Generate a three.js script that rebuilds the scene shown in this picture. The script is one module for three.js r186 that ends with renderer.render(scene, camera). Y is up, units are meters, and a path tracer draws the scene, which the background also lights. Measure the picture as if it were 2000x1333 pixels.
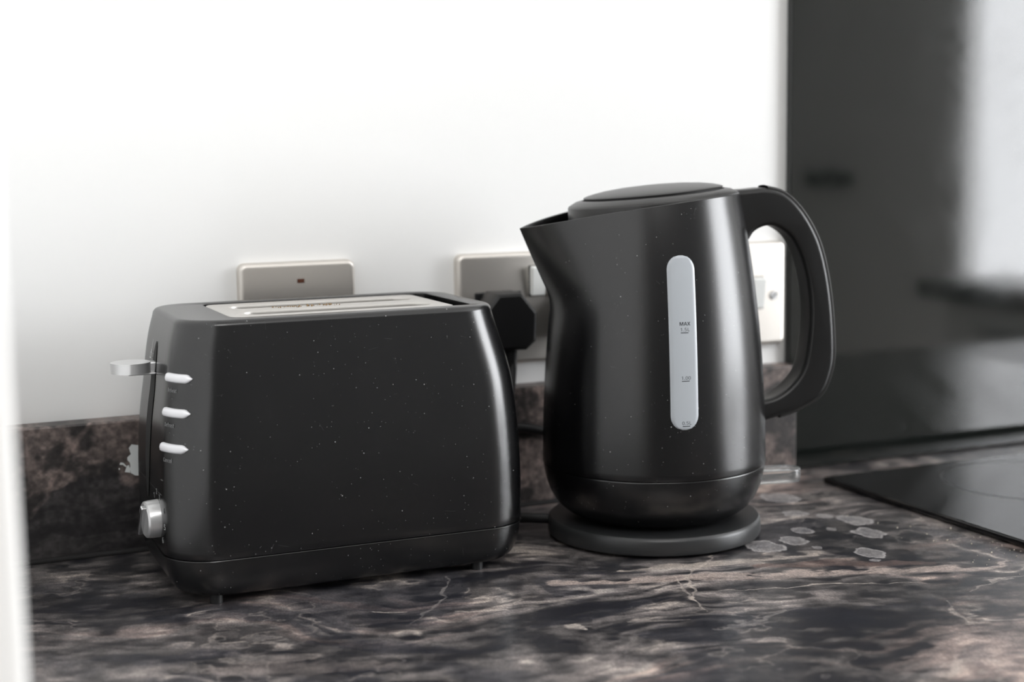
import * as THREE from 'three';
import { mergeGeometries, mergeVertices, toCreasedNormals } from 'three/addons/utils/BufferGeometryUtils.js';
import { RoundedBoxGeometry } from 'three/addons/geometries/RoundedBoxGeometry.js';
import { RectAreaLightUniformsLib } from 'three/addons/lights/RectAreaLightUniformsLib.js';
import { FontLoader } from 'three/addons/loaders/FontLoader.js';
import { TextGeometry } from 'three/addons/geometries/TextGeometry.js';

// ------------------------------------------------------------------ camera, light, exposure
const T = 0.91;                                  // height of the worktop above the floor
const scene = new THREE.Scene();
const camera = new THREE.PerspectiveCamera(2 * Math.atan(666.5 / 2898.15) * 180 / Math.PI, 2000 / 1333, 0.05, 40);
{
  const yaw = 0.4137, pitch = 0.1246, roll = -0.0143;
  const f = new THREE.Vector3(Math.sin(yaw) * Math.cos(pitch), -Math.sin(pitch), -Math.cos(yaw) * Math.cos(pitch));
  const r = new THREE.Vector3().crossVectors(f, new THREE.Vector3(0, 1, 0)).normalize();
  const u = new THREE.Vector3().crossVectors(r, f);
  const r2 = r.clone().multiplyScalar(Math.cos(roll)).addScaledVector(u, Math.sin(roll));
  const u2 = u.clone().multiplyScalar(Math.cos(roll)).addScaledVector(r, -Math.sin(roll));
  camera.quaternion.setFromRotationMatrix(new THREE.Matrix4().makeBasis(r2, u2, f.clone().negate()));
  camera.position.set(-0.5448, T + 0.2692, 1.0442);
}
camera.focus = 0.93;
camera.userData.fStop = 5.0;
scene.background = new THREE.Color(0.9, 0.95, 1.0);
RectAreaLightUniformsLib.init();
const renderer = new THREE.WebGLRenderer({ antialias: true });
renderer.toneMapping = THREE.LinearToneMapping;
renderer.toneMappingExposure = 1.06;
renderer.shadowMap.enabled = true;

const ROOM = { x0: -2.2, x1: 2.1, z1: 3.1, h: 2.45 };
const WIN = { z0: 0.62, z1: 2.10, y0: 0.04, y1: T + 1.3 };
{ // fill light added overhead, out of view, to even out the wall
  const l = new THREE.RectAreaLight(new THREE.Color(1.0, 0.99, 0.98), 7.5, 1.2, 0.6);
  l.name = 'added_fill_light'; l.position.set(-0.6, 2.41, 1.95); l.rotation.x = -Math.PI / 2; scene.add(l);
}
{ // overcast daylight entering by the tall glazed door in the right-hand wall
  const l = new THREE.RectAreaLight(new THREE.Color(0.975, 0.99, 1.015), 12.2, WIN.z1 - WIN.z0 - 0.07, WIN.y1 - WIN.y0 - 0.07);
  l.name = 'window_daylight';
  l.position.set(ROOM.x1 + 0.06, (WIN.y0 + WIN.y1) / 2, (WIN.z0 + WIN.z1) / 2);
  l.lookAt(0, l.position.y, l.position.z);
  scene.add(l);
}

// ------------------------------------------------------------------ helpers
let seed = 20477;
const rnd = () => { seed = (seed * 1664525 + 1013904223) >>> 0; return seed / 4294967296; };
const taken = new Map();
const numbered = (n) => { const k = taken.get(n) ?? 0; taken.set(n, k + 1); return k ? n + '_' + String(k).padStart(3, '0') : n; };
const clamp = (x, a = 0, b = 1) => Math.min(b, Math.max(a, x));
const smooth = (a, b, x) => { const t = clamp((x - a) / (b - a)); return t * t * (3 - 2 * t); };
const lerp = (a, b, t) => a + (b - a) * t;
function shadows(o) { o.castShadow = true; o.receiveShadow = true; return o; }
function part(name, geo, mat, parent) { const m = shadows(new THREE.Mesh(geo, mat)); m.name = name; (parent ?? scene).add(m); return m; }
function group(name, label, category, [x, y, z] = [0, 0, 0], turn = 0, grp) {
  const g = new THREE.Group(); g.name = numbered(name); g.position.set(x, y, z); g.rotation.y = turn;
  g.userData = { label, category }; if (grp) g.userData.group = grp; scene.add(g); return g;
}
function structure(name, geo, mat) { const m = part(name, geo, mat); m.userData.kind = 'structure'; return m; }
function boxAt(x0, x1, y0, y1, z0, z1) { const g = new THREE.BoxGeometry(x1 - x0, y1 - y0, z1 - z0); g.translate((x0 + x1) / 2, (y0 + y1) / 2, (z0 + z1) / 2); return g; }
function rbox(x0, x1, y0, y1, z0, z1, r, seg = 3) { const g = new RoundedBoxGeometry(x1 - x0, y1 - y0, z1 - z0, seg, r); g.translate((x0 + x1) / 2, (y0 + y1) / 2, (z0 + z1) / 2); return g; }
function merge(list) { return mergeGeometries(list.map((g) => { const n = g.index ? g.toNonIndexed() : g; for (const k of Object.keys(n.attributes)) if (!['position', 'normal', 'uv'].includes(k)) n.deleteAttribute(k); return n; })); }
// linear interpolation in a table of [key, v1, v2 ...]
function table(rows, k, c = 1) { let i = 0; while (i < rows.length - 2 && k > rows[i + 1][0]) i++; const t = clamp((k - rows[i][0]) / (rows[i + 1][0] - rows[i][0])); return lerp(rows[i][c], rows[i + 1][c], t); }
// smooth (Catmull-Rom) interpolation in a table
function curveTable(rows, k) {
  let i = 0; while (i < rows.length - 2 && k > rows[i + 1][0]) i++;
  const a = rows[Math.max(0, i - 1)], b = rows[i], c = rows[i + 1], d = rows[Math.min(rows.length - 1, i + 2)], h = c[0] - b[0], t = clamp((k - b[0]) / h);
  const m0 = a === b ? (c[1] - b[1]) : (c[1] - a[1]) / (c[0] - a[0]) * h, m1 = d === c ? (c[1] - b[1]) : (d[1] - b[1]) / (d[0] - b[0]) * h;
  return (2 * t ** 3 - 3 * t * t + 1) * b[1] + (t ** 3 - 2 * t * t + t) * m0 + (-2 * t ** 3 + 3 * t * t) * c[1] + (t ** 3 - t * t) * m1;
}
// a grid of points rows x cols (closed round when loop) as a mesh
function sheet(rows, loop = true, uvOf) {
  const n = rows.length, m = rows[0].length, pos = [], uv = [], idx = [];
  for (const r of rows) for (const p of r) { pos.push(...p); const t = uvOf ? uvOf(p) : [p[0], p[1]]; uv.push(t[0], t[1]); }
  for (let i = 0; i < n - 1; i++) for (let j = 0; j < (loop ? m : m - 1); j++) {
    const a = i * m + j, b = i * m + (j + 1) % m, c = (i + 1) * m + (j + 1) % m, d = (i + 1) * m + j;
    idx.push(a, d, b, b, d, c);
  }
  const g = new THREE.BufferGeometry();
  g.setAttribute('position', new THREE.Float32BufferAttribute(pos, 3)); g.setAttribute('uv', new THREE.Float32BufferAttribute(uv, 2));
  g.setIndex(idx); g.computeVertexNormals(); return g;
}
const creased = (g, a = 0.7) => { g.scale(1000, 1000, 1000); const c = toCreasedNormals(g, a); c.scale(0.001, 0.001, 0.001); return c; }; // the crease test needs millimetres
// points round a rounded rectangle in the x-z plane, the same number whatever the size
function roundRect(hx, hz, r, y, cx = 0, cz = 0, arc = 10, sx = 10, sz = 8) {
  const p = [], c = [[hx - r, hz - r, 0], [-(hx - r), hz - r, 1], [-(hx - r), -(hz - r), 2], [hx - r, -(hz - r), 3]];
  c.forEach(([x, z, q], i) => {
    for (let k = 0; k <= arc; k++) { const a = q * Math.PI / 2 + k / arc * Math.PI / 2; p.push([cx + x + r * Math.cos(a), y, cz + z + r * Math.sin(a)]); }
    const nx = c[(i + 1) % 4], e = p[p.length - 1], a2 = (q + 1) * Math.PI / 2, e2 = [cx + nx[0] + r * Math.cos(a2), y, cz + nx[1] + r * Math.sin(a2)];
    const s = i % 2 ? sz : sx;
    for (let k = 1; k < s; k++) p.push([lerp(e[0], e2[0], k / s), y, lerp(e[2], e2[2], k / s)]);
  });
  return p;
}
function rectShape(w, h, r) {
  const s = new THREE.Shape(), x = w / 2, y = h / 2;
  s.moveTo(-x + r, -y); s.lineTo(x - r, -y); s.absarc(x - r, -y + r, r, -Math.PI / 2, 0); s.lineTo(x, y - r); s.absarc(x - r, y - r, r, 0, Math.PI / 2);
  s.lineTo(-x + r, y); s.absarc(-x + r, y - r, r, Math.PI / 2, Math.PI); s.lineTo(-x, -y + r); s.absarc(-x + r, -y + r, r, Math.PI, 1.5 * Math.PI);
  return s;
}
function capsuleHole(cx, cy, hl, hw) { const p = new THREE.Path(); p.absarc(cx + hl - hw, cy, hw, -Math.PI / 2, Math.PI / 2); p.absarc(cx - hl + hw, cy, hw, Math.PI / 2, 1.5 * Math.PI); p.closePath(); return p; }
function tube(points, r, seg = 60, rad = 10) { return new THREE.TubeGeometry(new THREE.CatmullRomCurve3(points.map((p) => new THREE.Vector3(...p))), seg, r, rad, false); }

// value noise, fast enough for big textures
const PERM = new Uint8Array(512), GR = new Float32Array(256);
{ for (let i = 0; i < 256; i++) { PERM[i] = i; GR[i] = rnd() * 2 - 1; } for (let i = 255; i > 0; i--) { const j = Math.floor(rnd() * (i + 1)); [PERM[i], PERM[j]] = [PERM[j], PERM[i]]; } for (let i = 0; i < 256; i++) PERM[256 + i] = PERM[i]; }
function noise(x, y) {
  const xi = Math.floor(x), yi = Math.floor(y), fx = x - xi, fy = y - yi, u = fx * fx * fx * (fx * (fx * 6 - 15) + 10), v = fy * fy * fy * (fy * (fy * 6 - 15) + 10);
  const X = xi & 255, Y = yi & 255, a = PERM[X] + Y, b = PERM[(X + 1) & 255] + Y;
  const n00 = GR[PERM[a & 511]], n01 = GR[PERM[(a + 1) & 511]], n10 = GR[PERM[b & 511]], n11 = GR[PERM[(b + 1) & 511]];
  return lerp(lerp(n00, n10, u), lerp(n01, n11, u), v);
}
function fbm(x, y, o = 4) { let s = 0, a = 0.5, f = 1; for (let i = 0; i < o; i++) { s += a * noise(x * f + i * 17.3, y * f - i * 9.1); a *= 0.5; f *= 2.03; } return s; }
function dataTexture(w, h, fill, srgb = true) {
  const d = new Uint8Array(w * h * 4);
  for (let y = 0, o = 0; y < h; y++) for (let x = 0; x < w; x++, o += 4) { const c = fill(x, y); d[o] = clamp(c[0], 0, 255); d[o + 1] = clamp(c[1], 0, 255); d[o + 2] = clamp(c[2], 0, 255); d[o + 3] = 255; }
  const t = new THREE.DataTexture(d, w, h); t.magFilter = THREE.LinearFilter; t.minFilter = THREE.LinearMipmapLinearFilter; t.generateMipmaps = true;
  t.wrapS = t.wrapT = THREE.MirroredRepeatWrapping; if (srgb) t.colorSpace = THREE.SRGBColorSpace; t.needsUpdate = true; return t;
}

// ------------------------------------------------------------------ stone-look laminate
const mix3 = (a, b, t) => [lerp(a[0], b[0], t), lerp(a[1], b[1], t), lerp(a[2], b[2], t)];
const segDist = (px, py, ax, ay, bx, by) => { const dx = bx - ax, dy = by - ay, t = clamp(((px - ax) * dx + (py - ay) * dy) / (dx * dx + dy * dy)); return [Math.hypot(px - ax - t * dx, py - ay - t * dy), t]; };
const CREAM = [196, 184, 174], INK = [34, 35, 42], PINK = [134, 118, 114], GREY = [150, 144, 140];
// strokes that can be told apart in the pattern: [colour, half width, strength, points (x, z)]
const STROKES = [
  [[176, 165, 156], 0.0062, 1.05, [[-0.1075, 0.2089], [-0.0539, 0.2223], [-0.0112, 0.2299], [0.0309, 0.2397]]],
  [[172, 157, 149], 0.0078, 1.1, [[-0.1573, 0.2204], [-0.1185, 0.2297], [-0.0814, 0.2431], [-0.0202, 0.2673], [0.0195, 0.278], [0.087, 0.3039], [0.0982, 0.3122], [0.1239, 0.3116]]],
  [[118, 96, 89], 0.008, 0.75, [[-0.02, 0.245], [0.03, 0.26], [0.085, 0.288]]],
  [CREAM, 0.0009, 0.8, [[-0.0869, 0.2728], [-0.0354, 0.2899], [0.0037, 0.2996], [0.0512, 0.3196]]],
  [CREAM, 0.0016, 0.85, [[-0.0325, 0.2078], [-0.0452, 0.2183], [-0.0685, 0.2365], [-0.0785, 0.2573], [-0.0869, 0.2728], [-0.0967, 0.2869]]],
  [CREAM, 0.0012, 0.75, [[-0.0802, 0.2411], [-0.0925, 0.2748], [-0.0967, 0.2869], [-0.1, 0.31]]],
  [CREAM, 0.0014, 0.6, [[0.0384, 0.3541], [0.0262, 0.3794], [0.0215, 0.392]]],
  [CREAM, 0.0011, 0.65, [[0.1189, 0.3356], [0.0892, 0.3411], [0.062, 0.3447]]],
  [CREAM, 0.0018, 0.8, [[-0.2777, 0.2232], [-0.2607, 0.2328]]],
  [CREAM, 0.0018, 0.7, [[-0.2322, 0.2469], [-0.2039, 0.2576]]],
  [GREY, 0.0013, 0.7, [[-0.2121, 0.1724], [-0.2328, 0.218], [-0.2477, 0.2414], [-0.2659, 0.2551]]],
  [INK, 0.008, 0.75, [[-0.328, 0.2582], [-0.2957, 0.2877], [-0.2477, 0.3198]]],
  [INK, 0.0075, 0.8, [[-0.2016, 0.2932], [-0.1618, 0.2895], [-0.1074, 0.2757]]],
  [INK, 0.016, 0.85, [[-0.0544, 0.3394], [-0.0402, 0.3498], [-0.0258, 0.3644]]],
  [INK, 0.013, 0.8, [[-0.15, 0.339], [-0.1286, 0.3475], [-0.1109, 0.3513]]],
  [INK, 0.009, 0.7, [[-0.0111, 0.3499], [0.0255, 0.3512], [0.033, 0.3606]]],
  [INK, 0.012, 0.7, [[-0.44, 0.235], [-0.41, 0.25], [-0.37, 0.262]]],
  [[205, 194, 184], 0.0042, 0.9, [[-0.1844, 0.2996], [-0.1791, 0.3074]]],
  [CREAM, 0.0028, 0.8, [[-0.3734, 0.2408], [-0.3599, 0.2454]]],
  [GREY, 0.004, 0.7, [[-0.1122, 0.3425], [-0.0993, 0.3438], [-0.057, 0.3327]]],
  [[146, 132, 127], 0.026, 0.5, [[-0.0593, 0.4349], [0.0296, 0.4324]]],
  [[140, 129, 124], 0.012, 0.5, [[-0.3858, 0.2838], [-0.3344, 0.3001], [-0.29, 0.3219]]],
  [CREAM, 0.0013, 0.55, [[-0.1531, 0.1469], [-0.1293, 0.1532]]],
  [INK, 0.004, 0.6, [[-0.1444, 0.201], [-0.0944, 0.2195]]],
  [CREAM, 0.003, 0.6, [[-0.15, 0.31], [-0.115, 0.322]]],
];
// dried limescale drips on the worktop: x, z, half sizes
const STAINS = [[0.111, 0.172, 0.0113, 0.0148], [0.0983, 0.2055, 0.0109, 0.0146], [0.0645, 0.2495, 0.0104, 0.0145], [0.0587, 0.1789, 0.0074, 0.0088], [0.08, 0.1848, 0.0036, 0.0044], [0.0419, 0.2219, 0.0031, 0.0041], [0.0832, 0.135, 0.0091, 0.0088], [0.0988, 0.1519, 0.0056, 0.0071], [0.1032, 0.0871, 0.0137, 0.0167], [0.0114, 0.2035, 0.0125, 0.0189], [0.0377, 0.2, 0.0106, 0.0125], [0.0569, 0.2655, 0.0039, 0.0038]];
const RAMP = [[0, 35, 35, 40], [0.18, 47, 46, 48], [0.36, 72, 69, 69], [0.54, 98, 94, 93], [0.7, 122, 115, 113], [0.84, 148, 140, 136], [1, 190, 181, 173]];
function ramp(t) { let i = 0; while (i < RAMP.length - 2 && t > RAMP[i + 1][0]) i++; const a = RAMP[i], b = RAMP[i + 1], k = clamp((t - a[0]) / (b[0] - a[0])); return [lerp(a[1], b[1], k), lerp(a[2], b[2], k), lerp(a[3], b[3], k)]; }
function stone(x, z) {
  const ca = 0.972, sa = 0.235, U = x * ca + z * sa, V = -x * sa + z * ca;
  const w1 = fbm(U * 6 + 3.1, V * 8 + 1.7, 3), w2 = fbm(U * 17 - 4, V * 26 + 8, 3), w3 = fbm(U * 70 + 9, V * 110, 3);
  const v = V + 0.07 * w1 + 0.02 * w2 + 0.0025 * w3, u = U + 0.03 * w2;
  const body = fbm(u * 8 + 5, v * 19, 5), strata = fbm(u * 9 + 5, v * 150, 4), low = fbm(U * 5 + 20, V * 7 - 6, 2), lay = smooth(-0.12, 0.25, fbm(U * 7 + 50, V * 11 - 3, 2));
  let t = 0.455 + 0.5 * body + 0.12 * low + (0.22 + 0.42 * lay) * strata + 0.5 * w3;
  let c = ramp(clamp(t));
  c = mix3(c, [c[0] * 1.04, c[1] * 0.98, c[2] * 0.96], smooth(0, 0.3, low + 0.4 * strata));
  c = mix3(c, [36, 38, 46], 0.4 * smooth(0.17, 0.36, fbm(u * 10 - 11, v * 17 + 40, 4)));
  // pale veins, broken and ragged
  const e = fbm(u * 13 + 60, v * 24 + 7, 4), r1 = Math.pow(clamp(1 - Math.abs(e) * 5), 3), m1 = smooth(0.02, 0.22, fbm(U * 15 + 2, V * 22 + 77, 3));
  c = mix3(c, CREAM, clamp(0.6 * r1 * m1 * (1 + 1.5 * w3)));
  const r2 = Math.pow(clamp(1 - Math.abs(w2 + 0.35 * w3 - 0.04) * 9), 4), m2 = smooth(0.05, 0.22, fbm(x * 9 + 91, z * 9, 2));
  return [mix3(c, CREAM, clamp(0.5 * r2 * m2)), w2, w3];
}
const WT = { x0: -0.51, w: 0.88, d: 0.58, nx: 2048, nz: 1350 };
const worktopMap = dataTexture(WT.nx, WT.nz, (i, j) => {
  const x = WT.x0 + (i + 0.5) / WT.nx * WT.w, z = (j + 0.5) / WT.nz * WT.d;
  let [c, w2, w3] = stone(x, z);
  const jx = x + 0.004 * w2 + 0.0012 * w3, jz = z + 0.006 * w3 + 0.007 * w2;
  for (const [col, hw, k, pts] of STROKES) {
    let best = 9, at = 0;
    for (let s = 0; s < pts.length - 1; s++) {
      const a = pts[s], b = pts[s + 1];
      if (Math.min(Math.abs(jx - a[0]), Math.abs(jx - b[0])) > 0.12) continue;
      const [d, t] = segDist(jx, jz, a[0], a[1], b[0], b[1]); if (d < best) { best = d; at = (s + t) / (pts.length - 1); }
    }
    if (best < hw * 2.2) { const w = hw * (0.35 + 0.75 * Math.sin(Math.PI * clamp(at, 0.05, 0.95))) * (1 + 0.9 * w3), a = k * (1 - smooth(w * 0.55, w * 1.25, best)) * (0.75 + 0.5 * fbm(x * 160, z * 420, 2)); c = mix3(c, col, clamp(a)); }
  }
  for (const [sx, sz, rx, rz] of STAINS) {
    const dx = (x - sx) / rx, dz = (z - sz) / rz; if (dx * dx + dz * dz > 2.2) continue;
    const a = Math.atan2(dz, dx), rr = Math.hypot(dx, dz) / (1 + 0.2 * noise(Math.cos(a) * 1.7 + sx * 900, Math.sin(a) * 1.7 + sz * 700) + 0.1 * noise(Math.cos(a) * 5 + sz * 500, Math.sin(a) * 5 + sx * 300));
    const rim = smooth(0.74, 0.9, rr) * (1 - smooth(0.95, 1.02, rr)), fill = (1 - smooth(0.94, 1.02, rr)) * (0.62 + 0.35 * fbm(x * 500, z * 500, 2));
    c = mix3(c, [172, 168, 167], clamp(fill + 0.38 * rim));
  }
  const g = 1 + 0.2 * (noise(i * 0.71, j * 0.69));
  return [c[0] * g, c[1] * g, c[2] * g];
});
const UPV = [[-0.4521, 0.0321], [-0.4398, 0.0456], [-0.4289, 0.0638], [-0.4233, 0.0756], [-0.4144, 0.0853], [-0.405, 0.095]];
const upstandMap = dataTexture(2048, 320, (i, j) => {
  const x = -0.51 + (i + 0.5) / 2048 * 0.68, y = (j + 0.5) / 320 * 0.1;
  const w = fbm(x * 14 + 4, y * 18, 4), m = fbm(x * 60 + 3, y * 70 + 2, 4), s = fbm(x * 10 + 9, y * 120 + 2 * w, 3);
  // brown mottled stone above, near-black banded slate below its ragged border
  const edge = y - 0.056 + 0.03 * w + 0.016 * m + 0.032 * smooth(-0.43, -0.458, x) + 0.09 * smooth(-0.33, -0.2, x);
  let c = mix3([34, 32, 33], [58, 55, 55], smooth(-0.2, 0.35, s + 0.4 * m));
  const b = mix3(mix3([46, 42, 41], [104, 93, 89], smooth(-0.22, 0.3, m + 0.6 * w)), [134, 118, 112], 0.6 * smooth(0.12, 0.4, fbm(x * 45 + 70, y * 50, 4)));
  c = mix3(c, b, smooth(-0.003, 0.003, edge));
  let best = 9; for (let k = 0; k < UPV.length - 1; k++) best = Math.min(best, segDist(x + 0.005 * m, y + 0.004 * w, ...UPV[k], ...UPV[k + 1])[0]);
  c = mix3(c, [132, 116, 110], (0.45 + 0.6 * m) * (1 - smooth(0.0006, 0.0028, best)));
  const q = 1 + 0.5 * fbm(x * 300, y * 320, 2); c = [c[0] * q, c[1] * q, c[2] * q];
  return c;
});
// fine dust and wiped scratches on black plastic
function dusty(base, n, specks, scratches) {
  const t = new Float32Array(n * n);
  for (let k = 0; k < specks; k++) { const cx = rnd() * n, cy = rnd() * n, r = 0.5 + 1.3 * rnd() ** 4, v = 22 + 150 * rnd() ** 2.2; for (let y = Math.floor(cy - 3); y < cy + 4; y++) for (let x = Math.floor(cx - 3); x < cx + 4; x++) { const i = ((y + n) % n) * n + (x + n) % n, d = Math.hypot(x - cx, y - cy); t[i] = Math.max(t[i], v * (1 - smooth(r * 0.6, r + 0.7, d))); } }
  for (let k = 0; k < scratches; k++) { let x = rnd() * n, y = rnd() * n, a = rnd() * 6.28; const l = 5 + 22 * rnd(), v = 8 + 38 * rnd(); for (let s = 0; s < l; s += 0.5) { const i = Math.floor((y + n) % n) * n + Math.floor((x + n) % n); t[i] = Math.max(t[i], v); x += 0.5 * Math.cos(a); y += 0.5 * Math.sin(a); a += 0.05 * (rnd() - 0.5); } }
  return dataTexture(n, n, (x, y) => { const v = t[y * n + x] + 2.2 * noise(x * 0.9, y * 0.9) + 3.2 * fbm(x / n * 9, y / n * 9, 3); return [base[0] + v, base[1] + v, base[2] + v * 0.98]; });
}
const dustTex = dusty([7, 7, 8], 1024, 1500, 110);
dustTex.wrapS = dustTex.wrapT = THREE.RepeatWrapping; dustTex.repeat.set(4, 4);
const smearTex = dataTexture(1024, 1024, (i, j) => { // cloth wipes and a finger mark on the black glass
  const x = i / 1024, y = j / 1024, r = Math.hypot(x - 0.62, y - 0.48), a = Math.atan2(y - 0.48, x - 0.62);
  const arc = 0.5 + 0.5 * noise(r * 34 + 0.8 * fbm(x * 4, y * 4, 2), a * 1.3), m = smooth(0.05, 0.4, fbm(x * 3 + 8, y * 3, 3) + 0.1);
  const v = 16 + 15 * arc * m + 6 * fbm(x * 20, y * 20, 3); return [v, v, v];
}, false);
const grainTex = dataTexture(256, 256, () => { const v = 128 + 90 * (rnd() - 0.5); return [v, v, v]; }, false);
grainTex.wrapS = grainTex.wrapT = THREE.RepeatWrapping; grainTex.repeat.set(14, 14);
const brushTex = dataTexture(512, 64, (x, y) => { const v = 128 + 60 * noise(x * 0.05, y * 1.1) + 30 * noise(x * 0.3 + 9, y * 1.7); return [v, v, v]; }, false);
brushTex.wrapS = brushTex.wrapT = THREE.RepeatWrapping; brushTex.repeat.set(6, 40);
const wallBump = dataTexture(512, 512, (x, y) => { const v = 128 + 70 * fbm(x * 0.09, y * 0.09, 3) + 40 * noise(x * 0.6, y * 0.6); return [v, v, v]; }, false);
wallBump.repeat.set(5, 5);

const std = (o) => new THREE.MeshStandardMaterial(o), phys = (o) => new THREE.MeshPhysicalMaterial(o);
const M = {
  wall: std({ color: new THREE.Color(0.87, 0.867, 0.855), roughness: 0.85, bumpMap: wallBump, bumpScale: 0.00006 }),
  farWall: std({ color: new THREE.Color(0.13, 0.13, 0.13), roughness: 0.85 }),
  paint: std({ color: new THREE.Color(0.8, 0.8, 0.79), roughness: 0.45 }),
  floor: std({ color: new THREE.Color(0.3, 0.25, 0.2), roughness: 0.5 }),
  worktop: phys({ map: worktopMap, roughness: 0.3 }),
  upstand: phys({ map: upstandMap, roughness: 0.42 }),
  sealant: std({ color: new THREE.Color(0.012, 0.011, 0.011), roughness: 0.8 }),
  glass: phys({ color: new THREE.Color(0.0075, 0.009, 0.0082), roughness: 1, roughnessMap: smearTex, ior: 1.6 }),
  hobGlass: phys({ color: new THREE.Color(0.005, 0.005, 0.0055), roughness: 0.06, ior: 1.5 }),
  hobEdge: std({ color: new THREE.Color(0.02, 0.02, 0.02), roughness: 0.35 }),
  print: std({ color: new THREE.Color(0.03, 0.03, 0.03), roughness: 0.4 }),
  plastic: phys({ map: dustTex, roughness: 0.265, ior: 1.64 }),
  casing: phys({ map: dustTex, roughness: 0.25, ior: 1.68 }),
  basePlastic: phys({ color: new THREE.Color(0.022, 0.0228, 0.0235), roughness: 0.36 }),
  plasticLid: phys({ color: new THREE.Color(0.02, 0.0196, 0.019), roughness: 0.34 }),
  plasticSoft: phys({ color: new THREE.Color(0.007, 0.007, 0.007), roughness: 0.34 }),
  dark: std({ color: new THREE.Color(0.006, 0.006, 0.006), roughness: 0.7 }),
  rubber: std({ color: new THREE.Color(0.006, 0.006, 0.0065), roughness: 0.5 }),
  slotMetal: std({ color: new THREE.Color(0.62, 0.6, 0.57), roughness: 0.42, metalness: 0.85, bumpMap: brushTex, bumpScale: 0.00004 }),
  silver: std({ color: new THREE.Color(0.72, 0.72, 0.72), roughness: 0.3, metalness: 0.75 }),
  chrome: std({ color: new THREE.Color(0.78, 0.78, 0.78), roughness: 0.2, metalness: 1 }),
  button: std({ color: new THREE.Color(0.8, 0.8, 0.82), roughness: 0.35, metalness: 0.15 }),
  ink: std({ color: new THREE.Color(0.55, 0.56, 0.56), roughness: 0.6 }),
  nickel: std({ color: new THREE.Color(0.69, 0.655, 0.61), roughness: 0.42, metalness: 1, bumpMap: brushTex, bumpScale: 0.00002 }),
  whitePlastic: std({ color: new THREE.Color(0.82, 0.83, 0.81), roughness: 0.3 }),
  neon: std({ color: new THREE.Color(0.09, 0.03, 0.015), roughness: 0.25 }),
  steel: std({ color: new THREE.Color(0.55, 0.55, 0.55), roughness: 0.35, metalness: 1 }),
  acrylic: phys({ color: new THREE.Color(0.95, 0.97, 0.97), roughness: 0.06, transmission: 0.92, thickness: 0.01, ior: 1.49 }),
  paper: std({ color: new THREE.Color(0.72, 0.74, 0.73), roughness: 0.8 }),
  crumb: std({ color: new THREE.Color(0.24, 0.16, 0.08), roughness: 0.9 }),
  paleCrumb: std({ color: new THREE.Color(0.55, 0.5, 0.42), roughness: 0.9 }),
  diffuser: std({ color: new THREE.Color(0.8, 0.8, 0.8), roughness: 0.6, emissive: new THREE.Color(1, 1, 1), emissiveIntensity: 1 }),
  pane: phys({ color: new THREE.Color(1, 1, 1), roughness: 0, transmission: 1, thickness: 0, ior: 1.5 }),
};

// ------------------------------------------------------------------ the room
structure('wall_back', boxAt(ROOM.x0 - 0.1, ROOM.x1 + 0.1, 0, ROOM.h, -0.1, 0), M.wall);
structure('wall_left', boxAt(ROOM.x0 - 0.1, ROOM.x0, 0, ROOM.h, 0, ROOM.z1), M.wall);
structure('wall_front', boxAt(ROOM.x0 - 0.1, ROOM.x1 + 0.1, 0, ROOM.h, ROOM.z1, ROOM.z1 + 0.1), M.farWall);
structure('wall_right', merge([boxAt(ROOM.x1, ROOM.x1 + 0.1, 0, WIN.y0, 0, ROOM.z1), boxAt(ROOM.x1, ROOM.x1 + 0.1, WIN.y1, ROOM.h, 0, ROOM.z1), boxAt(ROOM.x1, ROOM.x1 + 0.1, WIN.y0, WIN.y1, 0, WIN.z0), boxAt(ROOM.x1, ROOM.x1 + 0.1, WIN.y0, WIN.y1, WIN.z1, ROOM.z1)]), M.wall);
structure('floor', boxAt(ROOM.x0 - 0.1, ROOM.x1 + 0.1, -0.1, 0, -0.1, ROOM.z1 + 0.1), M.floor);
structure('ceiling', boxAt(ROOM.x0 - 0.1, ROOM.x1 + 0.1, ROOM.h, ROOM.h + 0.1, -0.1, ROOM.z1 + 0.1), M.wall);
{ // end of the partition beside the worktop, out of focus at the left edge of the picture
  structure('wall_partition', rbox(-0.62, -0.5095, 0, ROOM.h, 0, 0.63, 0.003), M.wall);
}
{
  const w = new THREE.Group(); w.name = 'window_1'; w.userData.kind = 'structure'; scene.add(w);
  const x0 = ROOM.x1 + 0.005, x1 = ROOM.x1 + 0.055, b = 0.035;
  for (const g of [boxAt(x0, x1, WIN.y0, WIN.y0 + b, WIN.z0, WIN.z1), boxAt(x0, x1, WIN.y1 - b, WIN.y1, WIN.z0, WIN.z1), boxAt(x0, x1, WIN.y0 + b, WIN.y1 - b, WIN.z0, WIN.z0 + b), boxAt(x0, x1, WIN.y0 + b, WIN.y1 - b, WIN.z1 - b, WIN.z1)]) part('window_frame', g, M.paint, w);
  part('pane', boxAt(x0 + 0.02, x0 + 0.026, WIN.y0 + b, WIN.y1 - b, WIN.z0 + b, WIN.z1 - b), M.pane, w);
}

{  // body of the added overhead fill light, an invented fitting
  const c = group('added_fill_panel', 'flat white fill panel added on the ceiling, out of view, to even the light', 'ceiling light', [-0.6, 2.415, 1.95]);
  part('housing', rbox(-0.62, 0.62, 0.002, 0.035, -0.32, 0.32, 0.006), M.paint, c);
  part('diffuser', boxAt(-0.6, 0.6, -0.002, 0.002, -0.3, 0.3), M.diffuser, c);
}

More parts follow.
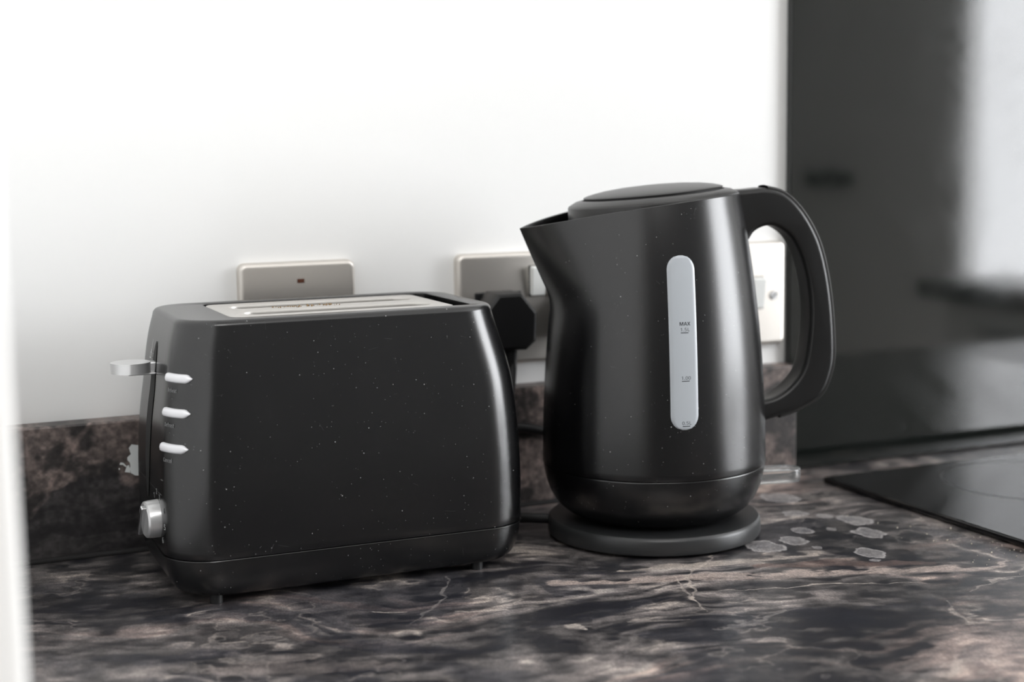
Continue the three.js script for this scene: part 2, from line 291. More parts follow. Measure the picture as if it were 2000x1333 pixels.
// ------------------------------------------------------------------ worktop, upstand, splashback, hob
function planUV(g, x0, w, d) { const p = g.attributes.position, uv = g.attributes.uv; for (let i = 0; i < p.count; i++) uv.setXY(i, (p.getX(i) - x0) / w, (p.getZ(i) + (T - p.getY(i))) / d); return g; }
const WORK_END = 1.48;
{
  const g = part('worktop', planUV(rbox(-0.5095, ROOM.x1, T - 0.038, T, 0.0, WT.d, 0.004), WT.x0, WT.w, WT.d), M.worktop);
  g.userData = { label: 'dark swirled stone-effect worktop carrying the toaster and kettle', category: 'worktop' };
  const r = part('worktop_001', planUV(rbox(WORK_END, WORK_END + 0.24, T - 0.038, T, WT.d, 1.47, 0.004), WT.x0, WT.w, WT.d), M.worktop);
  r.userData = { label: 'narrow dark breakfast-bar top by the glazed door, mirrored as a black bar in the splashback', category: 'worktop' };
}
{
  const g = rbox(-0.5095, 0.1635, T, T + 0.0929, 0, 0.0205, 0.0018), p = g.attributes.position, uv = g.attributes.uv;
  for (let i = 0; i < p.count; i++) uv.setXY(i, (p.getX(i) + 0.51) / 0.68, (p.getY(i) - T + (0.0205 - p.getZ(i)) * 0.6) / 0.1);
  const u = part('upstand', g, M.upstand); u.userData = { label: 'low dark stone-effect upstand along the wall behind the toaster', category: 'upstand' };
  const s = structure('trim_1', tube([[-0.5095, T + 0.0012, 0.0215], [-0.2, T + 0.0012, 0.0215], [0.16, T + 0.0012, 0.0215]], 0.0022, 30, 8), M.sealant);
  s.userData.label = 'dark sealant bead at the foot of the upstand';
}
{
  const g = rbox(0.1640, 1.1, T + 0.001, T + 0.78, 0.0005, 0.0075, 0.0012), p = g.attributes.position, uv = g.attributes.uv;
  for (let i = 0; i < p.count; i++) uv.setXY(i, (p.getX(i) - 0.164) / 0.45, (p.getY(i) - T) / 0.45);
  part('splashback', g, M.glass).userData = { label: 'tall black glass splashback panel on the wall behind the hob', category: 'splashback' };
}
{
  const h = group('hob', 'black glass hob set in the worktop under the splashback', 'hob', [0.1625, T, 0.0588]);
  part('glass_top', rbox(0, 0.59, 0.0005, 0.0055, 0, 0.50, 0.0022), M.hobGlass, h);
  part('edge_seal', merge([boxAt(0.004, 0.586, 0.0001, 0.0012, 0.004, 0.496)]), M.hobEdge, h);
  for (const [x, z, r] of [[0.142, 0.088, 0.0725], [0.42, 0.11, 0.09], [0.155, 0.355, 0.09], [0.42, 0.37, 0.0725]]) {
    const g = new THREE.RingGeometry(r - 0.0007, r + 0.0007, 96); g.rotateX(-Math.PI / 2); g.translate(x, 0.00562, z); part('cooking_zone_ring', g, M.print, h);
  }
}

// ------------------------------------------------------------------ base cabinets and their handles (below the worktops)
function cabinet(label, x, z, turn, w, d = 0.54) {
  const c = group('base_cabinet', label, 'cabinet', [x, 0, z], turn, 'base cabinets below the worktops'), h = T - 0.038;
  part('body', boxAt(-w / 2 + 0.001, w / 2 - 0.001, 0.12, h, 0, d), M.paint, c);
  part('plinth', boxAt(-w / 2 + 0.001, w / 2 - 0.001, 0, 0.12, 0.02, d - 0.05), M.paint, c);
  const dr = part('door', rbox(-w / 2 + 0.003, w / 2 - 0.003, 0.125, h - 0.004, d, d + 0.018, 0.002), M.paint, c);
  part('handle', rbox(-0.08, 0.08, h - 0.06, h - 0.048, d + 0.018, d + 0.04, 0.004), M.steel, dr);
}
[-0.205, 0.393, 0.991].forEach((x, i) => cabinet(['white base cabinet under the toaster', 'white base cabinet under the left part of the hob', 'white base cabinet right of the hob'][i], x, 0.001, 0, 0.59));
[0.80, 1.2].forEach((z, i) => cabinet(['white shallow cabinet under the breakfast bar nearest the corner', 'white shallow cabinet under the open end of the breakfast bar'][i], WORK_END + 0.235, z, -Math.PI / 2, 0.39, 0.2));
{
  const k = group('coat_hook', 'black double hook on the far wall, a small dark blur mirrored in the splashback', 'hook', [ROOM.x1, T + 0.186, 2.62]);
  part('back_plate', rbox(-0.012, -0.0005, -0.02, 0.02, -0.1, 0.1, 0.005), M.rubber, k);
  for (const z of [-0.06, 0.06]) part('peg', tube([[-0.006, 0.0, z], [-0.04, -0.012, z], [-0.055, 0.005, z], [-0.055, 0.03, z]], 0.013, 20, 10), M.rubber, k);
}

// ------------------------------------------------------------------ wall plates
const plateGeo = (w) => { const g = new THREE.ExtrudeGeometry(rectShape(w - 0.007, 0.086 - 0.007, 0.0022), { depth: 0.0045, bevelEnabled: true, bevelSize: 0.0035, bevelThickness: 0.0035, bevelSegments: 6, curveSegments: 6 }); g.translate(0, 0, 0.0005); return creased(g, 0.6); };
const PY = T + 0.1526;                            // centre height of the plates
function screw(x, y, parent) {
  const g = new THREE.CylinderGeometry(0.0036, 0.0039, 0.0012, 24); g.rotateX(Math.PI / 2); g.translate(x, y, 0.0089);
  const s = part('screw', g, M.steel, parent);
  const sl = boxAt(-0.0032, 0.0032, -0.0004, 0.0004, 0, 0.0003); sl.rotateZ(0.6); sl.translate(x, y, 0.0094); part('screw_slot', sl, M.dark, s);
}
function rocker(x, y, w, h, parent) {
  part('rocker_surround', rbox(x - w / 2 - 0.0008, x + w / 2 + 0.0008, y - h / 2 - 0.0008, y + h / 2 + 0.0008, 0.006, 0.0091, 0.0006, 2), M.dark, parent);
  const g = rbox(-w / 2, w / 2, -h / 2, h / 2, -0.003, 0.003, 0.0012); g.rotateX(0.13); g.translate(x, y, 0.0105); return part('rocker', g, M.whitePlastic, parent);
}
function outlet(x, y, parent) {
  const i = part('outlet_insert', rbox(x - 0.0195, x + 0.0195, y - 0.0195, y + 0.0195, 0.006, 0.0093, 0.0012, 2), M.rubber, parent);
  for (const [dx, dy, w, h] of [[0, 0.0105, 0.0045, 0.0085], [-0.0111, -0.0105, 0.0068, 0.0045], [0.0111, -0.0105, 0.0068, 0.0045]]) part('pin_hole', boxAt(x + dx - w / 2, x + dx + w / 2, y + dy - h / 2, y + dy + h / 2, 0.009, 0.00945), M.dark, i);
}
{
  const n = group('neon_wall_plate', 'single brushed metal wall plate with a tiny dark indicator window above the toaster', 'wall plate', [-0.257, PY, 0]);
  part('plate', plateGeo(0.086), M.nickel, n);
  part('indicator', rbox(-0.001, 0.0045, 0.0275, 0.0306, 0.0075, 0.0088, 0.0004, 2), M.neon, n);
  const a = group('double_socket', 'brushed metal double socket with the toaster plug in it, left of the kettle', 'socket', [-0.0606, PY, 0]);
  part('plate', plateGeo(0.1462), M.nickel, a);
  outlet(-0.0405, -0.006, a); outlet(0.042, -0.006, a);
  rocker(-0.0082, 0.0205, 0.0115, 0.0225, a); rocker(0.0082, 0.0205, 0.0115, 0.0225, a);
  screw(-0.0665, 0, a); screw(0.0665, 0, a);
  const b = group('double_socket', 'brushed metal double socket seen through the loop of the kettle handle', 'socket', [0.0862, PY, 0]);
  part('plate', plateGeo(0.1462), M.nickel, b);
  outlet(-0.019, -0.004, b); outlet(0.019, -0.004, b);
  rocker(-0.0445, 0.001, 0.0125, 0.0255, b); rocker(0.0445, 0.001, 0.0125, 0.0255, b);
  screw(-0.0615, -0.0018, b); screw(0.0615, -0.0018, b);
}
function plugShape() { // outline of a three-pin plug seen from the front
  const s = new THREE.Shape(); s.moveTo(-0.0195, -0.0185); s.lineTo(0.0125, -0.0195); s.lineTo(0.0185, -0.0145); s.lineTo(0.0195, 0.005); s.lineTo(0.0085, 0.0185); s.lineTo(-0.0085, 0.0185); s.lineTo(-0.0195, 0.005); s.closePath(); return s;
}
function plug(label, x, y, cord) {
  const g = group('power_plug', label, 'plug', [x, y, 0]);
  const b = new THREE.ExtrudeGeometry(plugShape(), { depth: 0.018, bevelEnabled: true, bevelSize: 0.003, bevelThickness: 0.0045, bevelSegments: 2 }); b.translate(0, 0, 0.0152);
  part('plug_body', creased(b, 0.3), M.rubber, g);
  const c = new THREE.CylinderGeometry(0.0062, 0.0048, 0.016, 20); c.translate(0.0035, -0.029, 0.027); part('strain_relief', c, M.rubber, g);
  part('cord', tube(cord.map((p) => [p[0] - x, p[1] - y, p[2]]), 0.0031, 120, 10), M.rubber, g);
}
plug('black three-pin plug in the metal socket between toaster and kettle', -0.1035, T + 0.146, [[-0.098, T + 0.128, 0.027], [-0.1, T + 0.105, 0.031], [-0.108, T + 0.078, 0.0385], [-0.118, T + 0.05, 0.0395], [-0.13, T + 0.03, 0.036], [-0.16, T + 0.018, 0.031]]);

// ------------------------------------------------------------------ torn scraps of white label on the upstand beside the toaster
{
  const g = group('torn_label', 'torn scraps of white sticker left on the upstand beside the toaster', 'sticker', [0, T, 0.0206]);
  const scraps = [[[-0.3818, 0.0758], [-0.3838, 0.0735], [-0.3832, 0.071], [-0.3826, 0.069], [-0.3850, 0.0672], [-0.3852, 0.0652], [-0.3836, 0.0632], [-0.3833, 0.0608], [-0.3838, 0.0590], [-0.3832, 0.0560], [-0.3805, 0.0540], [-0.3770, 0.0535], [-0.3760, 0.0745]],
    [[-0.3872, 0.0570], [-0.3858, 0.0612], [-0.3842, 0.0616], [-0.3838, 0.0590], [-0.3836, 0.0562]], [[-0.3900, 0.0640], [-0.3906, 0.0625], [-0.3885, 0.0622], [-0.3865, 0.0605], [-0.3860, 0.0612], [-0.3880, 0.0636]], [[-0.3914, 0.0598], [-0.3908, 0.0604], [-0.3905, 0.0594], [-0.3911, 0.0589]]];
  scraps.forEach((pts, k) => { const s = new THREE.Shape(pts.map((p) => new THREE.Vector2(...p))); const e = new THREE.ExtrudeGeometry(s, { depth: 0.0003, bevelEnabled: false }); e.translate(0, 0, 0.00005 + 0.0002 * k); part('scrap', e, M.paper, g); });
}

// ------------------------------------------------------------------ toaster
const font = await new FontLoader().loadAsync('fonts/droid/droid_sans_bold.typeface.json');
const text = (s, size, depth = 0.0001) => { const g = new TextGeometry(s, { font, size, depth, curveSegments: 3 }); g.computeBoundingBox(); const b = g.boundingBox; g.translate(-(b.min.x + b.max.x) / 2, -(b.min.y + b.max.y) / 2, 0); return g; };
{
  const t = group('toaster', 'matt black two-slice toaster with silver lever, dial and three buttons', 'toaster', [-0.2674, T, 0.108], -0.012);
  const inset = (y) => (y > 0.05 ? Math.pow((y - 0.05) / 0.115, 2.3) : 0), tuck = (y) => (y < 0.05 ? 1 - Math.pow(1 - Math.pow((0.05 - y) / 0.0442, 2.8), 1 / 2.8) : 0);
  const HXf = (y) => 0.1186 - 0.0141 * inset(y) - 0.015 * tuck(y), HZf = (y) => 0.0703 - 0.0071 * inset(y) - 0.0085 * tuck(y);
  const rad = (y) => 0.0315 - 0.004 * inset(y) - 0.008 * tuck(y);
  const sec = (y, grow = 0) => { const hx = HXf(y) + grow, hz = HZf(y) + grow; return roundRect(hx, hz, rad(y), y, 0.0008 * smooth(0.1, 0.165, y) - 0.003 * smooth(0.12, 0.165, y), 0); };
  const cxTop = -0.0022;
  // foot moulding below the seam
  const base = []; base.push(roundRect(0.02, 0.01, 0.008, 0.0059)); for (let k = 0; k <= 24; k++) base.push(sec(0.006 + (0.0288 - 0.006) * Math.pow(k / 24, 2))); base.push(sec(0.0290, 0.00055), sec(0.0293, 0.0004), sec(0.0295, -0.001));
  part('base', creased(sheet(base, true), 0.6), M.casing, t);
  // body: flared walls, rolled top edge, rim round the slot panel and the well it sits in
  const rows = [sec(0.0295, -0.0012), sec(0.0297, -0.0002)];
  for (let k = 0; k <= 34; k++) rows.push(sec(0.0303 + (0.165 - 0.0303) * k / 34));
  const R = 0.0042, YB = 0.1696; for (let k = 1; k <= 3; k++) rows.push(sec(0.165 + (YB - 0.165) * k / 3)); for (let k = 1; k <= 8; k++) { const a = k / 8 * Math.PI / 2; rows.push(roundRect(HXf(YB) - R * (1 - Math.cos(a)), HZf(YB) - R * (1 - Math.cos(a)), rad(YB) - R * 0.9 * (1 - Math.cos(a)), YB + R * Math.sin(a), cxTop, 0)); }
  const hole = (y, g = 0, r = 0.008) => roundRect(0.0785 + g, 0.048 + g, r, y, 0.0068, 0.001);
   rows.push(hole(0.1738, 0.001, 0.009)); rows.push(hole(0.1733, 0.0002)); rows.push(hole(0.164)); rows.push(hole(0.1635, -0.02, 0.005));
  const body = part('body', creased(sheet(rows, true), 0.62), M.casing, t);
  // slot panel with its two bread slots
  const ps = rectShape(0.143, 0.087, 0.006); ps.holes.push(capsuleHole(0, 0.0185, 0.0635, 0.0115), capsuleHole(0, -0.0215, 0.0635, 0.0115));
  const pg = new THREE.ExtrudeGeometry(ps, { depth: 0.001, bevelEnabled: true, bevelSize: 0.0012, bevelThickness: 0.0012, bevelSegments: 3, curveSegments: 10 }); pg.rotateX(-Math.PI / 2); pg.translate(0.0018, 0.1712, 0.002);
  const panel = part('slot_panel', creased(pg, 0.5), M.slotMetal, t);
  for (const z of [-0.0185, 0.0215]) {
    const w = []; for (const [y, g] of [[0.1715, 0], [0.168, -0.0008], [0.158, -0.0012], [0.135, -0.0012]]) w.push(roundRect(0.0635 + g, 0.0115 + g, 0.0098, y, 0.0018, 0.002 + z));
    part('slot_liner', sheet(w.reverse(), true), M.slotMetal, panel);
    part('slot_floor', boxAt(-0.0607, 0.0643, 0.134, 0.135, z - 0.0083, z + 0.0123), M.dark, panel);
    for (const sx of [-1, 1]) part('guide_wire', tube([[0.0018 + sx * 0.052, 0.137, z + 0.002 - 0.008], [0.0018 + sx * 0.052, 0.1665, z + 0.002 - 0.008], [0.0018 + sx * 0.052, 0.1665, z + 0.002 + 0.008], [0.0018 + sx * 0.052, 0.137, z + 0.002 + 0.008]], 0.0009, 20, 6), M.dark, panel);
  }
  // lever slot in the left end: a dark leaf-shaped channel following the wall
  const xl = (y) => -HXf(y) + 0.0008 * smooth(0.1, 0.165, y) - 0.003 * smooth(0.12, 0.165, y);
  const chan = []; for (let k = 0; k <= 30; k++) { const v = k / 30, y = 0.057 + 0.099 * v, w = 0.0085 * Math.pow(Math.sin(Math.PI * clamp(v, 0.002, 0.998)), 0.45); const row = []; for (let j = 0; j <= 6; j++) { const s = j / 6 * 2 - 1; row.push([xl(y) - 0.00035, y, -0.003 + s * w]); } chan.push(row); }
  part('lever_slot', sheet(chan, false), M.dark, t);
  const lv = new THREE.CylinderGeometry(0.0124, 0.0124, 0.0066, 48, 1); const disc = creased(lv, 0.5); disc.translate(-0.126, 0.1405, -0.003);
  const lever = part('lever', disc, M.silver, t);
  part('lever_stem', rbox(-0.128, -0.1035, 0.1370, 0.1435, -0.0072, 0.0012, 0.001), M.silver, lever);
  part('lever_underplate', rbox(-0.1285, -0.1045, 0.1358, 0.1371, -0.009, 0.003, 0.0006), M.silver, lever);
  // browning dial
  const dial = new THREE.Group(); dial.name = 'browning_dial'; dial.position.set(xl(0.0505) + 0.0025, 0.0505, 0.031); dial.rotation.y = 0.12; t.add(dial);
  const dg = new THREE.LatheGeometry([[0, -0.0115], [0.0098, -0.0115], [0.0112, -0.0105], [0.0116, -0.008], [0.0118, 0.002]].map(([r, y]) => new THREE.Vector2(Math.max(r, 0.0001), -y)).reverse(), 48); dg.rotateZ(Math.PI / 2);
  part('knob', creased(dg, 0.5), M.silver, dial);
  const grip = rbox(-0.0145, -0.0105, -0.0105, 0.0105, -0.0018, 0.0018, 0.0008); grip.rotateX(0.5); part('grip', grip, M.chrome, dial);
  const ring = new THREE.CylinderGeometry(0.0128, 0.0128, 0.0012, 48); ring.rotateZ(Math.PI / 2); part('dial_surround', ring, M.dark, dial);
  // printing round the dial and by the lever
  ['1', '2', '3', '4', '5', '6'].forEach((s, k) => {
    const a = lerp(2.3, -0.75, k / 5), zz = 0.031 + 0.0165 * Math.cos(a), yy = 0.0505 + 0.0165 * Math.sin(a), g = text(s, 0.0036);
    g.rotateY(-Math.PI / 2); g.translate(0, yy, zz);
    const p = g.attributes.position, dz0 = HZf(yy) - rad(yy), dx0 = HXf(yy) - rad(yy);
    for (let i = 0; i < p.count; i++) { const d = p.getZ(i) - dz0; p.setX(i, d > 0 ? -dx0 - Math.sqrt(Math.max(0, rad(yy) ** 2 - d * d)) - 0.0003 : xl(yy) - 0.0003); }
    part('dial_number', g, M.ink, t);
  });
  { const s = new THREE.Shape(); s.moveTo(-0.0012, 0); s.lineTo(-0.0003, 0.0014); s.lineTo(-0.0003, 0.0075); s.lineTo(0.0003, 0.0075); s.lineTo(0.0003, 0.0014); s.lineTo(0.0012, 0);
    const g = new THREE.ShapeGeometry(s); g.rotateY(-Math.PI / 2); g.rotateZ(-0.19); g.translate(xl(0.1505) - 0.0007, 0.1485, -0.0155); part('arrow_mark', g, M.ink, t);
    const o = new THREE.Shape(rectShape(0.0042, 0.0042, 0.0008).getPoints(4)); o.holes.push(new THREE.Path(rectShape(0.0031, 0.0031, 0.0005).getPoints(4)));
    const q = new THREE.ShapeGeometry(o); q.rotateY(-Math.PI / 2); q.rotateZ(-0.19); q.translate(xl(0.146) - 0.0007, 0.146, -0.0155); part('slice_mark', q, M.ink, t); }
  // three curved buttons wrapping the front left corner, with a word below each
  const onCorner = (y, a, out) => { const r = rad(y), hx = HXf(y), hz = HZf(y); return [-(hx - r) - (r + out) * Math.cos(a) + 0.0008 * smooth(0.1, 0.165, y) - 0.003 * smooth(0.12, 0.165, y), y, hz - r + (r + out) * Math.sin(a)]; };
  [[0.1395, 'Reheat'], [0.1188, 'Defrost'], [0.0976, 'Cancel']].forEach(([y, word]) => {
    const prof = [[-0.0026, -0.001], [-0.0026, 0.0012], [-0.0018, 0.0022], [0, 0.0026], [0.0018, 0.0022], [0.0026, 0.0012], [0.0026, -0.001]], grid = [];
    for (let k = 0; k <= 16; k++) { const v = k / 16, a = lerp(0.17, 0.93, v), sq = v > 0.85 ? Math.max(0.06, 1 - (v - 0.85) / 0.15) : (v < 0.04 ? 0.5 + v * 12.5 : 1); grid.push(prof.map(([dy, o]) => onCorner(y + dy * sq, a, o > 0 ? o * (0.35 + 0.65 * sq) : o))); }
    part('button', sheet(grid, false), M.button, t);
    const g = text(word, 0.0024), p = g.attributes.position;
    for (let i = 0; i < p.count; i++) { const yy = y - 0.0075 + p.getY(i), a = 0.4 + p.getX(i) / 0.036, q = onCorner(yy, a, 0.00025); p.setXYZ(i, ...q); }
    part('button_label', g, M.ink, t);
  });
  for (const [x, z] of [[-0.09, 0.0615], [0.0815, 0.0615], [-0.09, -0.05], [0.0815, -0.05]]) { const g = new THREE.CylinderGeometry(0.0041, 0.0039, 0.0066, 24); g.translate(x, 0.0033, z > 0 ? 0.0565 : -0.0505); part('foot', g, M.rubber, t); }
}

// ------------------------------------------------------------------ kettle and its power base
const KX = -0.0368, KZ = 0.1345, KT = -0.241;
{
  const b = group('kettle_power_base', 'round grey-black power base on the worktop under the kettle', 'power base', [KX, T, KZ], KT);
  const g = new THREE.LatheGeometry([[0.0001, 0.0145], [0.066, 0.0145], [0.0715, 0.0146], [0.0738, 0.0142], [0.0749, 0.0130], [0.0754, 0.0115], [0.0756, 0.004], [0.0750, 0.0026], [0.072, 0.0026], [0.0001, 0.0026]].map(([r, y]) => new THREE.Vector2(r, y)).reverse(), 128);
  part('base_plate', creased(g, 0.5), M.basePlastic, b);
  for (let k = 0; k < 4; k++) { const a = k * Math.PI / 2 + 0.6, f = new THREE.CylinderGeometry(0.006, 0.006, 0.0027, 20); f.translate(0.058 * Math.cos(a), 0.00135, 0.058 * Math.sin(a)); part('foot', f, M.rubber, b); }
  // cord: leaves the base at the back left, runs behind the toaster and returns along the upstand to the socket behind the kettle
  const c = Math.cos(KT), s = Math.sin(KT), toLocal = ([x, y, z]) => { const dx = x - KX, dz = z - KZ; return [dx * c - dz * s, y - T, dx * s + dz * c]; };
  const path = [[-0.092, T + 0.0085, 0.104], [-0.112, T + 0.0085, 0.089], [-0.14, T + 0.0042, 0.058], [-0.175, T + 0.0042, 0.033], [-0.215, T + 0.012, 0.0295], [-0.245, T + 0.035, 0.0275], [-0.225, T + 0.06, 0.0265], [-0.17, T + 0.066, 0.0265], [-0.095, T + 0.0635, 0.027], [-0.06, T + 0.058, 0.0275], [-0.03, T + 0.07, 0.0275], [-0.018, T + 0.105, 0.0275], [-0.0185, T + 0.125, 0.027]];
  part('cord', tube(path.map(toLocal), 0.0036, 200, 10), M.rubber, b);
  const pb = new THREE.ExtrudeGeometry(plugShape(), { depth: 0.018, bevelEnabled: true, bevelSize: 0.0025, bevelThickness: 0.005, bevelSegments: 3 }); pb.translate(0, 0, 0.0152);
  const hp = part('cord_plug', creased(pb, 0.5), M.rubber, b); hp.position.set(...toLocal([-0.0186, T + 0.149, 0])); hp.rotation.y = -KT;
}
{
  const k = group('kettle', 'matt black electric kettle with grey water gauge and loop handle', 'kettle', [KX, T, KZ], KT);
  const RBf = (y) => 0.0787 - 0.0188 * Math.pow((y - 0.04) / 0.2, 2.25);
  const rimY = (x) => 0.2365 + 0.121 * x - 0.624 * x * x;
  const spout = (y, th, inner = 0) => { const d = Math.abs(Math.atan2(Math.sin(th - Math.PI), Math.cos(th - Math.PI))), h = clamp((y - 0.158) / 0.062, 0, 1.3), s = 0.031 * (h < 0.3 ? h * h / 0.6 : h - 0.15) / 0.85, w = 0.98; return s * Math.pow(clamp(1 - d / w), 1.7) * (1 - 0.12 * inner); };
  const radius = (y, th) => RBf(y) + spout(y, th);
  const rimAt = (th) => { let y = 0.236; for (let i = 0; i < 12; i++) y = rimY(radius(y, th) * Math.cos(th)); return y; };
  const N = 180, rows = [], ths = Array.from({ length: N }, (_, i) => i / N * Math.PI * 2), rims = ths.map(rimAt);
  const at = (y, th, off = 0) => { const r = radius(y, th) + off; return [r * Math.cos(th), y, r * Math.sin(th)]; };
  rows.push(ths.map((th) => at(0.0534, th, -0.0012)), ths.map((th) => at(0.0537, th, -0.0002)));
  for (let i = 0; i <= 44; i++) rows.push(ths.map((th, j) => at(lerp(0.0542, rims[j] - 0.0004, i / 44), th)));
  rows.push(ths.map((th, j) => at(rims[j], th, -0.0005)), ths.map((th, j) => at(rims[j], th, -0.0014)), ths.map((th, j) => at(rims[j] - 0.0006, th, -0.0018)));
  for (let i = 1; i <= 6; i++) rows.push(ths.map((th, j) => at(rims[j] - 0.006 * i, th, -0.0018)));
  const kuv = (p) => [Math.atan2(p[2], p[0]) * 0.075, p[1]];
  part('body', creased(sheet(rows, true, kuv), 0.6), M.plastic, k);
  // lower bowl under the seam
  const bowl = [[0.0001, 0.0150], [0.044, 0.0150], [0.0525, 0.0160], [0.0605, 0.0190], [0.0675, 0.0245], [0.0722, 0.0310], [0.0755, 0.039], [0.0775, 0.047], [0.0782, 0.0526], [0.0780, 0.0530], [0.0765, 0.0531], [0.07, 0.0531]];
  const bp = new THREE.SplineCurve(bowl.slice(1, 9).map(([r, y]) => new THREE.Vector2(r, y))).getPoints(40);
  const bg = new THREE.LatheGeometry([new THREE.Vector2(0.0001, 0.015), ...bp, ...bowl.slice(9).map(([r, y]) => new THREE.Vector2(r, y))], 160);
  { const p = bg.attributes.position, uv = bg.attributes.uv; for (let i = 0; i < p.count; i++) uv.setXY(i, Math.atan2(p.getZ(i), p.getX(i)) * 0.075, p.getY(i)); }
  part('lower_bowl', creased(bg, 0.6), M.plastic, k);
  // collar and hinged lid, sloping towards the spout
  const plane = (x) => 0.2370 + 0.083 * x, disk = (list) => list.map(([r, d]) => ths.map((th) => { const rr = r < 0 ? RBf(0.236) - 0.0026 + r + 1 : r, x = rr * Math.cos(th); return [x, plane(x) + d, rr * Math.sin(th)]; }));
  const rc = 0.0592;
  part('collar', creased(sheet(disk([[rc - 0.0005, -0.014], [rc, -0.003], [rc, -0.0004], [rc - 0.0006, 0.0006], [rc - 0.002, 0.0014], [0.054, 0.0031], [0.0499, 0.0040], [0.0494, 0.0037], [0.0492, 0.0010], [0.03, 0.0008]]), true), 0.5), M.plasticLid, k);
  part('lid_gap_shade', creased(sheet(disk([[0.0478, 0.0008], [0.0478, 0.0052], [0.03, 0.0052]]), true), 0.5), M.dark, k);  // dark ring standing in for the shadow gap between collar and lid
  part('lid', creased(sheet(disk([[0.03, 0.0050], [0.0482, 0.0050], [0.0484, 0.0053], [0.0479, 0.0057], [0.046, 0.0064], [0.042, 0.0074], [0.035, 0.0086], [0.025, 0.0096], [0.012, 0.0103], [0.0002, 0.0105]]), true), 0.5), M.plasticLid, k);
  // loop handle, flat-sided with rounded edges
  const outer = [[0.050, 0.2425], [0.066, 0.2434], [0.080, 0.2440], [0.094, 0.2395], [0.108, 0.2250], [0.1199, 0.2021], [0.1275, 0.168], [0.1306, 0.1282], [0.1278, 0.1090], [0.1205, 0.0955], [0.105, 0.0865], [0.0905, 0.0818], [0.074, 0.0775]];
  const inner = [[0.074, 0.0935], [0.086, 0.0960], [0.097, 0.1025], [0.1063, 0.1138], [0.1105, 0.130], [0.1122, 0.1583], [0.108, 0.186], [0.0995, 0.2060], [0.090, 0.2150], [0.0805, 0.2177], [0.071, 0.2140], [0.0645, 0.2060], [0.050, 0.200]];
  const curve = (pts) => new THREE.SplineCurve(pts.map((p) => new THREE.Vector2(...p))).getPoints(70);
  const hs = new THREE.Shape([...curve(outer), ...curve(inner)]);
  const inset = 0.0036;
  const hg = new THREE.ExtrudeGeometry(hs, { depth: 0.0155, bevelEnabled: true, bevelSize: inset, bevelOffset: -inset, bevelThickness: 0.0046, bevelSegments: 6 }); hg.translate(0, 0, -0.00775);
  const handle = part('handle', creased(hg, 0.75), M.plasticSoft, k);
  // glossier strip along the back of the handle
  const o2 = curve(outer.slice(2, 12).map(([x, y]) => [x, y])), strip = [];
  for (let i = 0; i < o2.length; i++) { const a = o2[Math.max(0, i - 1)], b = o2[Math.min(o2.length - 1, i + 1)], tx = b.x - a.x, ty = b.y - a.y, l = Math.hypot(tx, ty), nx = -ty / l, ny = tx / l; strip.push([[-0.0106, -0.0012], [-0.0106, 0.0004], [-0.0098, 0.0013], [-0.005, 0.0019], [0, 0.0021], [0.005, 0.0019], [0.0098, 0.0013], [0.0106, 0.0004], [0.0106, -0.0012]].map(([z, o]) => [o2[i].x + nx * o, o2[i].y + ny * o, z])); }
  part('handle_strip', creased(sheet(strip, false), 0.6), M.plasticLid, handle);
  // water gauge: a rounded window standing a hair proud of the wall
  const y0 = 0.0878, y1 = 0.2030, hw = 0.0100, grid = [], GUV = [];
  for (let i = 0; i <= 80; i++) {
    const y = lerp(y0, y1, i / 80), e = Math.min(y - y0, y1 - y), w = e < hw ? Math.sqrt(Math.max(1e-9, hw * hw - (hw - e) ** 2)) : hw, row = [];
    for (let j = 0; j <= 12; j++) { const s = (j / 12 * 2 - 1) * w, edge = Math.min(w - Math.abs(s), e), off = -0.0004 + 0.0012 * smooth(0, 0.0011, edge), th = Math.PI / 2 - s / RBf(y); row.push(at(y, th, off)); GUV.push((s + hw) / (2 * hw), (y - y0) / (y1 - y0)); }
    grid.push(row);
  }
  const gg = sheet(grid, false); gg.setAttribute('uv', new THREE.Float32BufferAttribute(GUV, 2));
  const cv = document.createElement('canvas'); cv.width = 256; cv.height = 1600; const cx = cv.getContext('2d');
  cx.fillStyle = 'rgb(176,181,186)'; cx.fillRect(0, 0, 256, 1600); cx.fillStyle = 'rgb(38,40,42)'; cx.textAlign = 'center';
  const mark = (lines, yPix) => { cx.fillRect(106, yPix, 66, 7); lines.reverse().forEach((s, i) => { cx.font = (s === 'MAX' ? 'bold ' : '') + '44px sans-serif'; cx.fillText(s, 142, yPix - 10 - i * 52); }); };
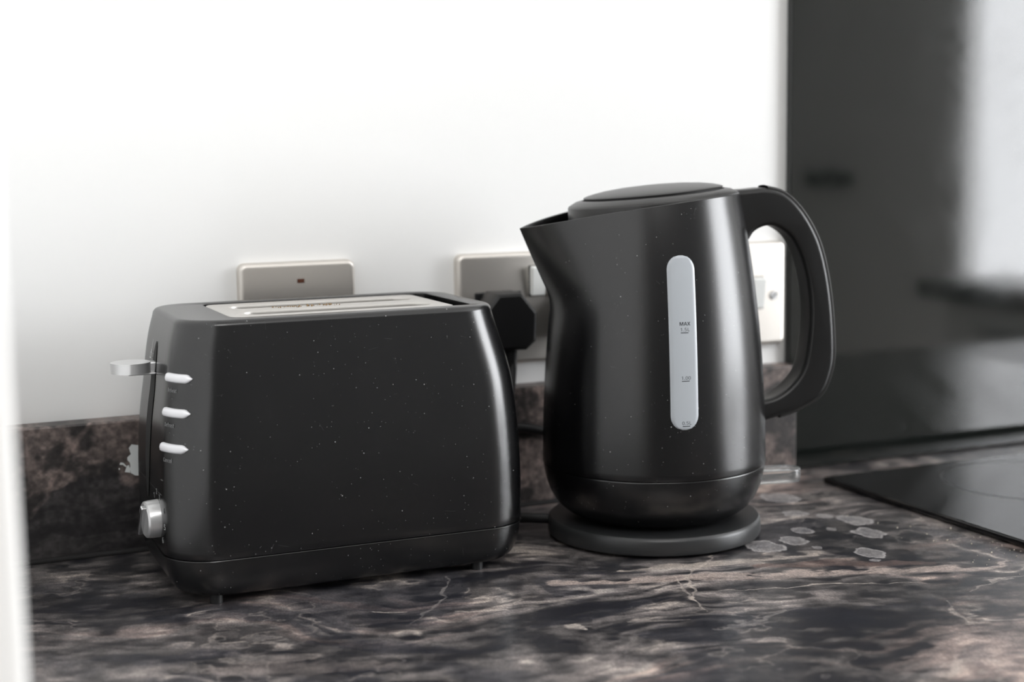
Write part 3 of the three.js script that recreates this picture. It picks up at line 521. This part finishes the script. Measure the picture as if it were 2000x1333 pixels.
  mark(['MAX', '1.5L'], 702); mark(['1.00'], 1142); mark(['0.5L'], 1555);
  const gt = new THREE.CanvasTexture(cv); gt.colorSpace = THREE.SRGBColorSpace;
  part('water_gauge', gg, phys({ map: gt, roughness: 0.28 }), k);
  // clear switch paddle under the handle
  const ss = new THREE.Shape(); ss.moveTo(0.0745, -0.0085); ss.lineTo(0.098, -0.0085); ss.absarc(0.0995, 0, 0.0086, -Math.PI / 2 + 0.2, Math.PI / 2 - 0.2); ss.lineTo(0.0745, 0.0085); ss.closePath();
  const sg = new THREE.ExtrudeGeometry(ss, { depth: 0.0075, bevelEnabled: true, bevelSize: 0.0012, bevelThickness: 0.0012, bevelSegments: 3 }); sg.rotateX(-Math.PI / 2); sg.translate(0, 0.0335, 0);
  part('switch_paddle', creased(sg, 0.6), M.acrylic, k);
}

// ------------------------------------------------------------------ crumbs
function crumbs(name, label, n, place, mat, size) {
  const im = shadows(new THREE.InstancedMesh(new THREE.IcosahedronGeometry(1, 0), mat, n)), m = new THREE.Matrix4(), q = new THREE.Quaternion(), e = new THREE.Euler();
  for (let i = 0; i < n; i++) { const s = size * (0.35 + 0.9 * rnd() ** 2), p = place(i, s); e.set(rnd() * 6, rnd() * 6, rnd() * 6); m.compose(new THREE.Vector3(...p), q.setFromEuler(e), new THREE.Vector3(s * (0.7 + 0.6 * rnd()), s * 0.7, s * (0.7 + 0.6 * rnd()))); im.setMatrixAt(i, m); }
  im.name = name; im.userData = { label, category: 'crumbs', kind: 'stuff' }; scene.add(im);
}
crumbs('toast_crumbs', 'brown toast crumbs on the slot panel of the toaster', 60, () => [-0.278 + 0.028 * (rnd() + rnd() - 1), T + 0.1737, 0.108 + 0.009 * (rnd() - 0.5)], M.crumb, 0.0007);
crumbs('worktop_crumbs', 'pale crumbs scattered on the worktop along the edge of the hob', 70, (i, s) => { const z = 0.14 + 0.22 * Math.sqrt(rnd()); return [0.158 - 0.05 * rnd() ** 3, T + s * 0.5, z]; }, M.paleCrumb, 0.0007);

scene.add(camera);
renderer.render(scene, camera);
